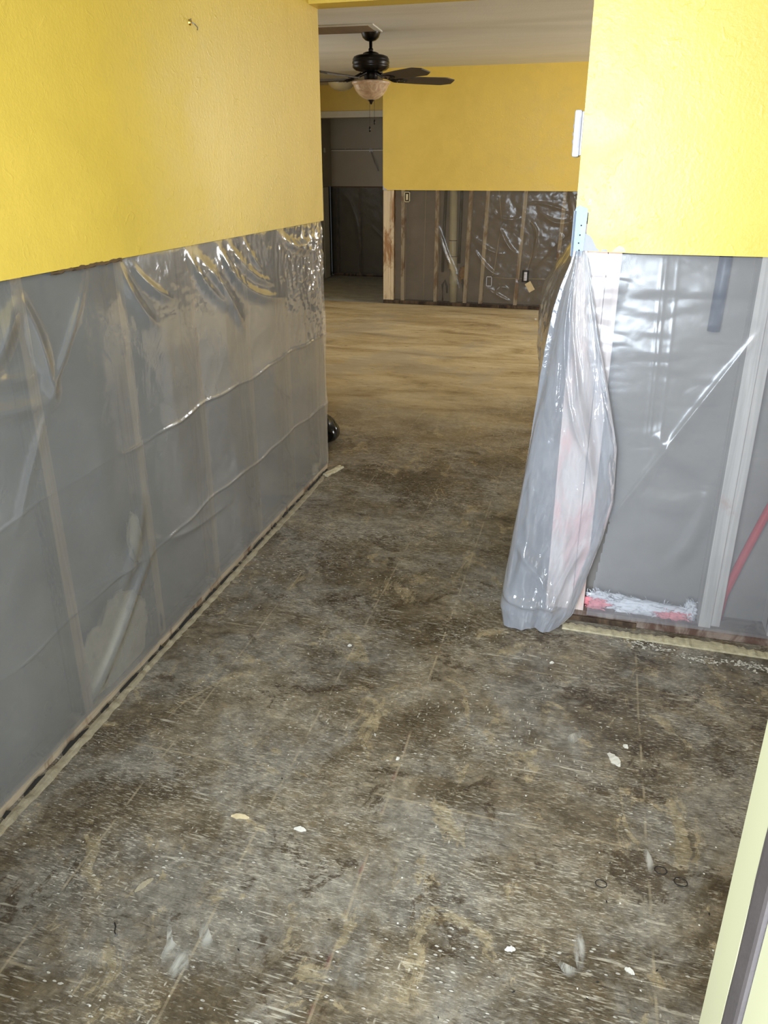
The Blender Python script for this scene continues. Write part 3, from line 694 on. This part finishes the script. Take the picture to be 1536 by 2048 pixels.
tag(obj('cable', tube(bmesh.new(), [(-1.10, 8.520, .325), (-.95, 8.520, .318), (-.79, 8.520, .322), (-.70, 8.520, .322), (-.4, 8.520, .326), (.1, 8.520, .32)], .005, 6), CABLE, smooth=True), 'tan cable running level between the outlet boxes of the far wall', 'cable')
tag(obj('cable', tube(bmesh.new(), [(-1.090, 8.520, 1.28), (-1.06, 8.520, 1.08), (-1.035, 8.520, .90), (-1.06, 8.520, .70), (-1.09, 8.520, .40), (-1.11, 8.520, .335)], .0045, 6), CABLE, smooth=True), 'tan cable dropping down to the empty white outlet box', 'cable')
tag(obj('cable', tube(bmesh.new(), [(-.770, 8.520, .95), (-.70, 8.520, .88), (-.665, 8.520, .76), (-.70, 8.520, .55), (-.735, 8.520, .41)], .0045, 6), CABLE, smooth=True), 'tan cable looping down to the black outlet box', 'cable')
tag(obj('cable', tube(bmesh.new(), [(-1.868, 8.520, 1.28), (-1.872, 8.520, .8), (-1.878, 8.520, .4), (-1.872, 8.520, .05)], .0035, 6), CABLE, smooth=True), 'thin cable hanging straight in the second bay of the far wall', 'cable')
# film on the far wall
U, Vv = grid(-2.20, 1.6, 420, .035, 1.217, 130)
def FF(u, v):
    R = lambda *a, **k: ridge(u, v, *a, **k)
    d = .002+.004*(fbm(u*2.4, v*2.4, 81)+.4)
    wr_ = np.clip((u+1.75)/.35, 0, 1)
    for p0, p1, p2, a, wd in [((-1.72, .85), (-1.68, .6), (-1.5, .35), .022, .022), ((-1.70, .78), (-1.62, .52), (-1.47, .2), .015, .015), ((-1.33, .75), (-1.2, .60), (-1.0, .58), .016, .02), ((-1.3, .6), (-1.15, .38), (-1.05, .36), .016, .018), ((-1.05, .85), (-.95, .62), (-.86, .60), .014, .02),
        ((-1.12, 1.0), (-1.0, .9), (-.85, .95), .010, .015), ((-.75, 1.1), (-.6, 1.12), (-.35, 1.02), .012, .012), ((-.62, .45), (-.4, .75), (-.1, .95), .014, .010), ((-.72, .9), (-.6, .85), (-.70, .45), .010, .01), ((-.6, .98), (-.45, .85), (-.25, .95), .018, .02),
        ((-1.18, .22), (-1.0, .12), (-.9, .08), .014, .016), ((-1.05, .16), (-1.0, .28), (-.92, .2), .012, .012), ((-.75, .1), (-.6, .3), (-.4, .22), .008, .008), ((-.35, 1.2), (-.28, 1.0), (-.3, .8), .02, .02), ((-.42, .6), (-.3, .5), (-.25, .2), .016, .02)]:
        d += R(p0, p1, p2, a, wd, .6)
    d += wr_*(.010*np.abs(fbm(u*5, v*6, 91, 3))+.003*np.abs(fbm(u*20, v*22, 95, 3)))
    d = np.clip(d*np.clip((1.222-v)/.05, 0, 1)**.5, .0008, .04)
    return u+0*v, 8.4813-d, v+0*u
tag(sheet('plastic_sheet', U, Vv, FF, FILMF), 'crumpled clear plastic sheet over the studs of the far yellow wall', 'plastic sheet')
tag(obj('paper_scrap', B(-.011, .011, -.009, .009, 0, .018, bev=.001), PLASTW, None, (-.560, 7.87, .001), (0, 0, .2)), 'small white block on the tan floor near the far wall', 'debris')

# ------------------------------------------------------------------ far room shell, recess and closet
bm = bmesh.new(); box(bm, -4.1, -4.0, 3.3, 5.6, 0, 2.4); box(bm, -4.1, -4.0, 7.0, 11, 0, 2.4); box(bm, -4.1, -4.0, 5.6, 7.0, 0, .9); box(bm, -4.1, -4.0, 5.6, 7.0, 2.1, 2.4); struct(obj('wall_room_left', bm, YEL), 'left wall of the far room, hidden behind the hall wall')  # opening added to go with the left fill lamp
struct(obj('wall_room_near', B(-4.0, -1.353, 3.3, 3.4, 0, 2.4), YEL), 'near wall of the far room')
bm = bmesh.new(); box(bm, 3.0, 3.1, 3.45, 5.9, 0, 2.4); box(bm, 3.0, 3.1, 8.3, 8.6, 0, 2.4); box(bm, 3.0, 3.1, 5.9, 8.3, 0, .75); box(bm, 3.0, 3.1, 5.9, 8.3, 2.15, 2.4)
struct(obj('wall_room_right', bm, YEL), 'right wall of the far room around its window')
struct(obj('wall_recess_right', B(-2.337, -2.237, 8.585, 10.7, 0, 2.4), GREYP), 'side wall of the recess behind the far wall')
wc = struct(obj('wall_closet_front', B(-4.0, -2.338, 9.95, 10.05, 2.105, 2.4), YEL), 'yellow wall above the closet opening')
struct(obj('trim_2', B(-3.66, -2.338, 9.930, 10.05, 2.030, 2.105, bev=.004), WHITE), 'white trim over the closet opening')
struct(obj('wall_closet_jamb', B(-4.0, -3.66, 9.95, 10.05, 0, 2.105), YEL), 'wall beside the closet opening')
wb = struct(obj('wall_closet_back', B(-3.72, -2.337, 10.6, 10.613, 1.205, 2.4), GREYP), 'grey back wall of the closet')
obj('back_board', B(-3.72, -2.337, 10.70, 10.713, 0, 1.25), BACKD, wb)
obj('cut_edge', B(-3.66, -2.337, 10.599, 10.603, 1.193, 1.207), PAPER, wb)['label'] = 'dark cut edge of the grey board'
for x in (-3.60, -3.27, -2.87, -2.48): obj('stud', B(x-.012, x+.012, 10.615, 10.70, .03, 1.25), SILLDK, wb)
obj('sill_plate', B(-3.66, -2.337, 10.612, 10.70, -.003, .035), SILLDK, wb)
ws = struct(obj('wall_closet_side', B(-3.72, -3.66, 10.05, 10.6, 1.205, 2.4), GREYP), 'grey side wall of the closet')
obj('stud', B(-3.71, -3.662, 10.06, 10.22, 0, 1.2, bev=.004), WHITE, ws)['label'] = 'white painted end board of the closet side'
obj('stud', B(-3.71, -3.660, 10.25, 10.46, 0, 1.2, bev=.004), WHITE, ws)['label'] = 'white painted board of the closet side'
obj('back_board', B(-3.76, -3.721, 10.0, 10.7, 0, 2.4), BACKD, ws)
U, Vv = grid(-3.65, -2.34, 110, .02, 1.20, 90)
tag(sheet('plastic_sheet', U, Vv, lambda u, v: (u+0*v, 10.608-.004-.012*np.abs(fbm(u*5, v*5, 101, 4))-ridge(u, v, (-3.6, 1.15), (-3.3, 1.1), (-3.27, .4), .012, .02)-ridge(u, v, (-3.1, .7), (-2.9, .5), (-2.8, .45), .01, .02), v+0*u), FILMC), 'dull plastic sheet over the back wall of the closet', 'plastic sheet')
t = empty('closet_shelf_rail', (-3.1, 10.6, 1.66))
obj('rail', B(-.55, .55, -.012, -.002, -.005, .018, bev=.002), WHITE, t)
obj('wire_edge', tube(bmesh.new(), [(-.555, -.016, .014), (.55, -.016, .014)], .004, 6), STEEL, t)
obj('bracket_plate', B(-.012, .032, -.016, -.001, -.022, .026, bev=.003), PLAST, t)
obj('brace', tube(bmesh.new(), [(.012, -.018, -.01), (.075, -.05, -.15), (.115, -.03, -.26)], .007, 6), STEEL, t)
for x in (-.35, -.12, .16): obj('clip', B(x-.008, x+.008, -.017, -.001, .012, .026, bev=.002), PLAST, t)
tag(t, 'white shelf rail with bracket and brace across the closet back wall', 'shelf rail')
obj('wall_clip', B(-3.6595, -3.645, 10.30, 10.34, 1.63, 1.69, bev=.003), PLAST, ws)['label'] = 'white shelf end clip'

# ------------------------------------------------------------------ ceiling fan
FC = (-1.808, 6.21)
fan = empty('ceiling_fan', (FC[0], FC[1], 2.4))
obj('canopy', lathe(bmesh.new(), [(.074, -.001), (.074, -.008), (.070, -.020), (.060, -.045), (.040, -.062), (.022, -.068), (.0, -.068)], 40), BRONZE, fan, smooth=True)
obj('downrod', lathe(bmesh.new(), [(.012, -.06), (.012, -.115), (.018, -.117), (.018, -.14), (.012, -.142), (.012, -.15)], 20), BRONZE, fan, smooth=True)
obj('motor_housing', lathe(bmesh.new(), [(.0, -.140), (.040, -.140), (.058, -.147), (.066, -.160), (.105, -.163), (.128, -.172), (.136, -.186), (.139, -.192), (.136, -.198), (.141, -.206), (.141, -.218), (.136, -.225), (.140, -.232), (.138, -.246), (.118, -.262), (.080, -.272), (.05, -.275), (.0, -.275)], 56), BRONZE, fan, smooth=True)
obj('switch_housing', lathe(bmesh.new(), [(.0, -.27), (.052, -.270), (.054, -.30), (.052, -.337), (.060, -.342), (.0, -.342)], 36), BRONZE, fan, smooth=True)
bowl = obj('light_bowl', lathe(bmesh.new(), [(.058, -.332), (.10, -.334), (.140, -.340), (.148, -.346), (.146, -.356), (.138, -.362), (.132, -.372), (.118, -.402), (.092, -.434), (.060, -.456), (.030, -.466), (.0, -.468)], 56), BOWL, fan, smooth=True)
obj('finial', lathe(bmesh.new(), [(.0, -.462), (.028, -.463), (.024, -.472), (.012, -.482), (.009, -.492), (.004, -.498), (.0, -.499)], 24), BRONZE, fan, smooth=True)
def blade_bm():
    bm = bmesh.new(); out = [(.200, .050), (.26, .058), (.40, .070), (.58, .076), (.60, .074), (.672, .040), (.672, -.040), (.60, -.074), (.58, -.076), (.40, -.070), (.26, -.058), (.200, -.050)]
    a = [bm.verts.new((x, y, .004)) for x, y in out]; b = [bm.verts.new((x, y, -.004)) for x, y in out]; n = len(out)
    bm.faces.new(a); bm.faces.new(b[::-1])
    for i in range(n): bm.faces.new((a[i], b[i], b[(i+1) % n], a[(i+1) % n]))
    bmesh.ops.recalc_face_normals(bm, faces=bm.faces)
    bmesh.ops.transform(bm, matrix=Matrix.Rotation(-.22, 4, 'X'), verts=bm.verts); return bm
def iron_bm():
    bm = bmesh.new(); tube(bm, [(.075, 0, .035), (.12, 0, .018), (.165, 0, .0), (.20, 0, -.007)], [.014, .012, .012, .012], 10)
    out = [(.165, .012), (.20, .034), (.245, .040), (.285, .020), (.295, 0), (.285, -.020), (.245, -.040), (.20, -.034), (.165, -.012)]
    a = [bm.verts.new((x, y, -.0045)) for x, y in out]; b = [bm.verts.new((x, y, -.010)) for x, y in out]; bm.faces.new(a); bm.faces.new(b[::-1]); n = len(out)
    for i in range(n): bm.faces.new((a[i], b[i], b[(i+1) % n], a[(i+1) % n]))
    for x, y in ((.215, .02), (.215, -.02), (.265, 0)): lathe(bm, [(.0, -.014), (.005, -.0135), (.006, -.010), (.0, -.010)], 8, (x, y, 0))
    bmesh.ops.recalc_face_normals(bm, faces=bm.faces)
    bmesh.ops.transform(bm, matrix=Matrix.Rotation(-.22, 4, 'X'), verts=bm.verts); return bm
bl0 = None
for k in range(5):
    an = math.radians(33+72*k)
    if k == 0:
        bl0 = obj('blade', blade_bm(), BLADE, fan, (0, 0, -.322)); ir0 = obj('blade_iron', iron_bm(), BRONZE, bl0); bl = bl0
    else:
        bl = bl0.copy(); COL.objects.link(bl); ir = ir0.copy(); COL.objects.link(ir); ir.parent = bl
    bl.rotation_euler = (0, 0, an)
def chain(dx, dy, L, pen):
    p = empty('pull_chain', (dx, dy, -.345), parent=fan)
    return p
for dx, dy, L, pl in ((-.018, .02, .31, .036), (.012, .05, .26, .032)):
    pc = obj('pull_chain', tube(bmesh.new(), [(dx, dy, -.34), (dx, dy, -.34-L)], .0013, 6), BRONZE, fan)
    obj('pendant', lathe(bmesh.new(), [(.0, 0), (.003, -.002), (.0085, -.014), (.0085, -pl), (.004, -pl-.006), (0, -pl-.007)], 14, (dx, dy, -.34-L)), BRONZE, pc, smooth=True)
tag(fan, 'dark bronze ceiling fan with five blades and an amber glass light bowl', 'ceiling fan')

# ceiling vent
t = empty('ceiling_vent', (-1.99, 6.045, 2.4), .06)
bm = bmesh.new()
for a in ((-.28, .28, -.165, -.135, -.010, 0), (-.28, .28, .135, .165, -.010, 0), (-.28, -.235, -.135, .135, -.010, 0), (.235, .28, -.135, .135, -.010, 0)): box(bm, *a, bev=.003)
obj('frame', bm, WHITE, t); obj('duct_opening', B(-.235, .235, -.135, .135, -.0015, -.0005), DARK, t)
sl = None
for k in range(9):
    o = obj('louver', B(-.235, .235, -.012, .012, -.0009, .0009), simple('dusty_louver', (140, 122, 100), .7) if sl is None else None, t, (0, -.118+k*.0295, -.0085), (-.7, 0, 0)) if sl is None else sl.copy()
    if sl is None: sl = o
    else:
        COL.objects.link(o); o.location = (0, -.118+k*.0295, -.0085)
tag(t, 'white framed air vent with dusty louvres in the ceiling beside the fan', 'vent')

# dome light
t = empty('dome_light', (-3.08, 9.35, 2.4))
obj('base', lathe(bmesh.new(), [(.0, -.001), (.13, -.001), (.13, -.018), (.11, -.022), (.0, -.022)], 40), WHITE, t, smooth=False)
obj('shade', lathe(bmesh.new(), [(.150, -.018), (.155, -.03), (.148, -.055), (.125, -.085), (.085, -.108), (.04, -.120), (.0, -.123)], 44), DOME, t, smooth=True)
tag(t, 'frosted glass dome light on the ceiling of the recess behind the fan', 'ceiling light')

# ------------------------------------------------------------------ black bag peeking out behind the wall end
bm = bmesh.new(); bmesh.ops.create_icosphere(bm, subdivisions=5, radius=1)
for v in bm.verts:
    p = v.co.copy(); t_ = (p.z+1)/2; k = 1-.72*t_**1.6
    q = 1+.05*mn.noise(p*3.5)+.03*abs(mn.noise(p*9))
    v.co = Vector((p.x*.16*k*q, p.y*.15*k*q, p.z*.105*q+.100))
bag = obj('plastic_bag', bm, BAGM, None, (-1.440, 3.80, .004), smooth=True)
tag(bag, 'glossy black plastic bag on the floor just behind the left wall end', 'bag')

# ------------------------------------------------------------------ debris on the floor
FLO = bpy.data.objects['floor']
def chip(name, x, y, l, wd, rz, mat, label, seed, cat='debris', curl=.004, group=None):
    r = random.Random(seed); bm = bmesh.new(); n = 9; a = []; b = []
    for i in range(n):
        t = i/(n-1); s = math.sin(PI*min(max(t, .06), .97))**.6
        z = .0015+curl*math.sin(PI*t)
        a.append((-l/2+l*t, wd/2*s*(1+r.uniform(-.3, .3)), z+r.uniform(0, .0015))); b.append((-l/2+l*t, -wd/2*s*(1+r.uniform(-.3, .3)), z*.4))
    V1 = [bm.verts.new(p) for p in a]; V2 = [bm.verts.new(p) for p in b]; V3 = [bm.verts.new((p[0], p[1], 0.0002)) for p in a]; V4 = [bm.verts.new((p[0], p[1], 0.0002)) for p in b]
    for i in range(n-1):
        bm.faces.new((V1[i], V2[i], V2[i+1], V1[i+1])); bm.faces.new((V1[i], V1[i+1], V3[i+1], V3[i])); bm.faces.new((V2[i+1], V2[i], V4[i], V4[i+1])); bm.faces.new((V4[i+1], V4[i], V3[i], V3[i+1]))
    bm.faces.new((V1[0], V3[0], V4[0], V2[0])); bm.faces.new((V1[-1], V2[-1], V4[-1], V3[-1]))
    bmesh.ops.recalc_face_normals(bm, faces=bm.faces)
    return tag(obj(name, bm, mat, None, (x, y, 0), (0, 0, rz)), label, cat, group)
chip('paint_chip', .165, 1.677, .052, .022, -1.0, PLASTW, 'large curled white paint chip on the floor below the right wall', 1)
chip('paint_chip', .195, 1.735, .016, .010, -.6, PLASTW, 'small white chip just beyond the large curled chip', 2)
chip('paint_chip', -.548, 1.248, .030, .010, .1, PLASTW, 'oval white chip on the floor left of the red chalk line', 3)
chip('paint_chip', -.038, 1.083, .022, .008, .3, PLASTW, 'white chip on the near floor right of centre', 4)
chip('paint_chip', .19, 1.10, .020, .008, -.4, PLASTW, 'white chip on the near floor close to the door frame', 5)
chip('paint_chip', -.383, 1.53, .012, .006, .9, PLASTW, 'tiny white chip on the chalk line in mid floor', 6)
chip('paint_chip', -.466, 1.602, .010, .005, 2, PLASTW, 'tiny white chip left of the chalk line in mid floor', 7)
chip('wood_splinter', -.70, 1.245, .045, .012, .15, CABLE, 'tan splinter of old glue on the left of the near floor', 8)
chip('wood_splinter', -.82, 1.02, .045, .010, 1.1, PLASTER, 'cream splinter near the bottom left of the floor', 9)
chip('paint_chip', -.66, 1.98, .014, .007, .5, PLASTW, 'small white chip in the middle of the floor', 10)
chip('paint_chip', -.02, 2.06, .014, .006, .2, PLASTW, 'small white chip near the trailing plastic sheet', 11)
sc = tag(obj('bent_screw', tube(bmesh.new(), [(0, 0, .002), (.008, -.008, .004), (.012, -.018, .003), (.018, -.022, .002)], .0013, 6), DARK, None, (-.83, .925, 0)), 'small bent dark screw on the near floor at left', 'screw')
obj('head', lathe(bmesh.new(), [(0, 0), (.0035, 0), (.0035, .002), (0, .002)], 10, (.018, -.022, .001)), STEEL, sc)
for k, (x, y, rx, sd) in enumerate([(.302, 1.335, .014, 1), (.262, 1.355, .013, 2), (.135, 1.285, .012, 3)]):
    pts = [(rx*math.cos(a*PI/9), rx*.8*math.sin(a*PI/9), .0012) for a in range(19)]
    tag(obj('wire_ring', tube(bmesh.new(), pts, .0009, 5), DARK, None, (x, y, 0)), ['thin dark ring on the floor nearest the door frame', 'thin dark ring beside the pale curved smear', 'thin dark ring left of the pale curved smear'][k], 'ring')
r = random.Random(21); bm = bmesh.new()
for i in range(170):
    y = .7+r.random()**1.5*4.2; x = r.uniform(-1.2, .9); s = r.uniform(.0008, .0026); a0 = r.uniform(0, 6)
    if y > 2.2 and x > -.25: continue
    h = r.uniform(.0005, .002); p = [bm.verts.new((x+s*math.cos(a0+k*1.57+r.uniform(-.3, .3)), y+s*math.sin(a0+k*1.57), .0005+h*(k % 2))) for k in range(4)]
    bm.faces.new((p[0], p[1], p[2])); bm.faces.new((p[0], p[2], p[3]))
tag(obj('floor_grit', bm, PLASTW), 'fine white grit scattered over the scraped floor', 'debris', kind='stuff')
r = random.Random(22); bm = bmesh.new()
for i in range(260):
    y = .8+r.random()*6.5; x = r.uniform(-1.2, .9 if y < 2.2 else -.3); s = r.uniform(.0015, .005); a0 = r.uniform(0, 6)
    p = [bm.verts.new((x+s*math.cos(a0), y+s*math.sin(a0), .001)), bm.verts.new((x-s*math.sin(a0)*.35, y+s*math.cos(a0)*.35, .002)), bm.verts.new((x-s*math.cos(a0), y-s*math.sin(a0), .001)), bm.verts.new((x+s*math.sin(a0)*.35, y-s*math.cos(a0)*.35, .001))]
    bm.faces.new(p)
tag(obj('floor_grit', bm, DARK), 'dark specks of dirt scattered over the scraped floor', 'debris', kind='stuff')
# pale trowel smears: thin skins of plaster on the floor
def smear(pts, z=.0012):
    bm = bmesh.new(); a = []; b = []; n = len(pts)
    for i, (x, y, wd) in enumerate(pts):
        q = pts[min(i+1, n-1)]; p = pts[max(i-1, 0)]; d = Vector((q[0]-p[0], q[1]-p[1])).normalized(); s = Vector((d.y, -d.x))
        a.append(bm.verts.new((x+s.x*wd/2, y+s.y*wd/2, z))); b.append(bm.verts.new((x-s.x*wd/2, y-s.y*wd/2, z)))
    for i in range(n-1): bm.faces.new((a[i], a[i+1], b[i+1], b[i]))
    return bm
for k, pts in enumerate([[(-.735, 1.02, .006), (-.725, .96, .008), (-.70, .92, .012), (-.685, .90, .04), (-.672, .875, .034), (-.665, .855, .006)], [(-.630, .90, .004), (-.655, .915, .022), (-.66, .885, .05), (-.665, .86, .03), (-.66, .845, .004)],
        [(-.66, 1.0, .004), (-.65, .965, .02), (-.625, .935, .024), (-.605, .915, .006)], [(.03, 1.10, .004), (.06, 1.08, .012), (.085, 1.065, .03), (.10, 1.055, .004)], [(.09, 1.18, .003), (.095, 1.12, .028), (.10, 1.06, .006)],
        [(.225, 1.42, .006), (.236, 1.385, .016), (.243, 1.355, .018), (.242, 1.335, .012)], [(.09, 1.77, .01), (.06, 1.735, .03), (.04, 1.70, .02)]]):
    o = obj('plaster_smear', smear(pts, .0010+k*.0001), SMEAR, FLO)
print('objects', len(bpy.data.objects), 'tris', sum(len(o.data.loop_triangles) if o.type == 'MESH' and not o.data.calc_loop_triangles() else 0 for o in bpy.data.objects))
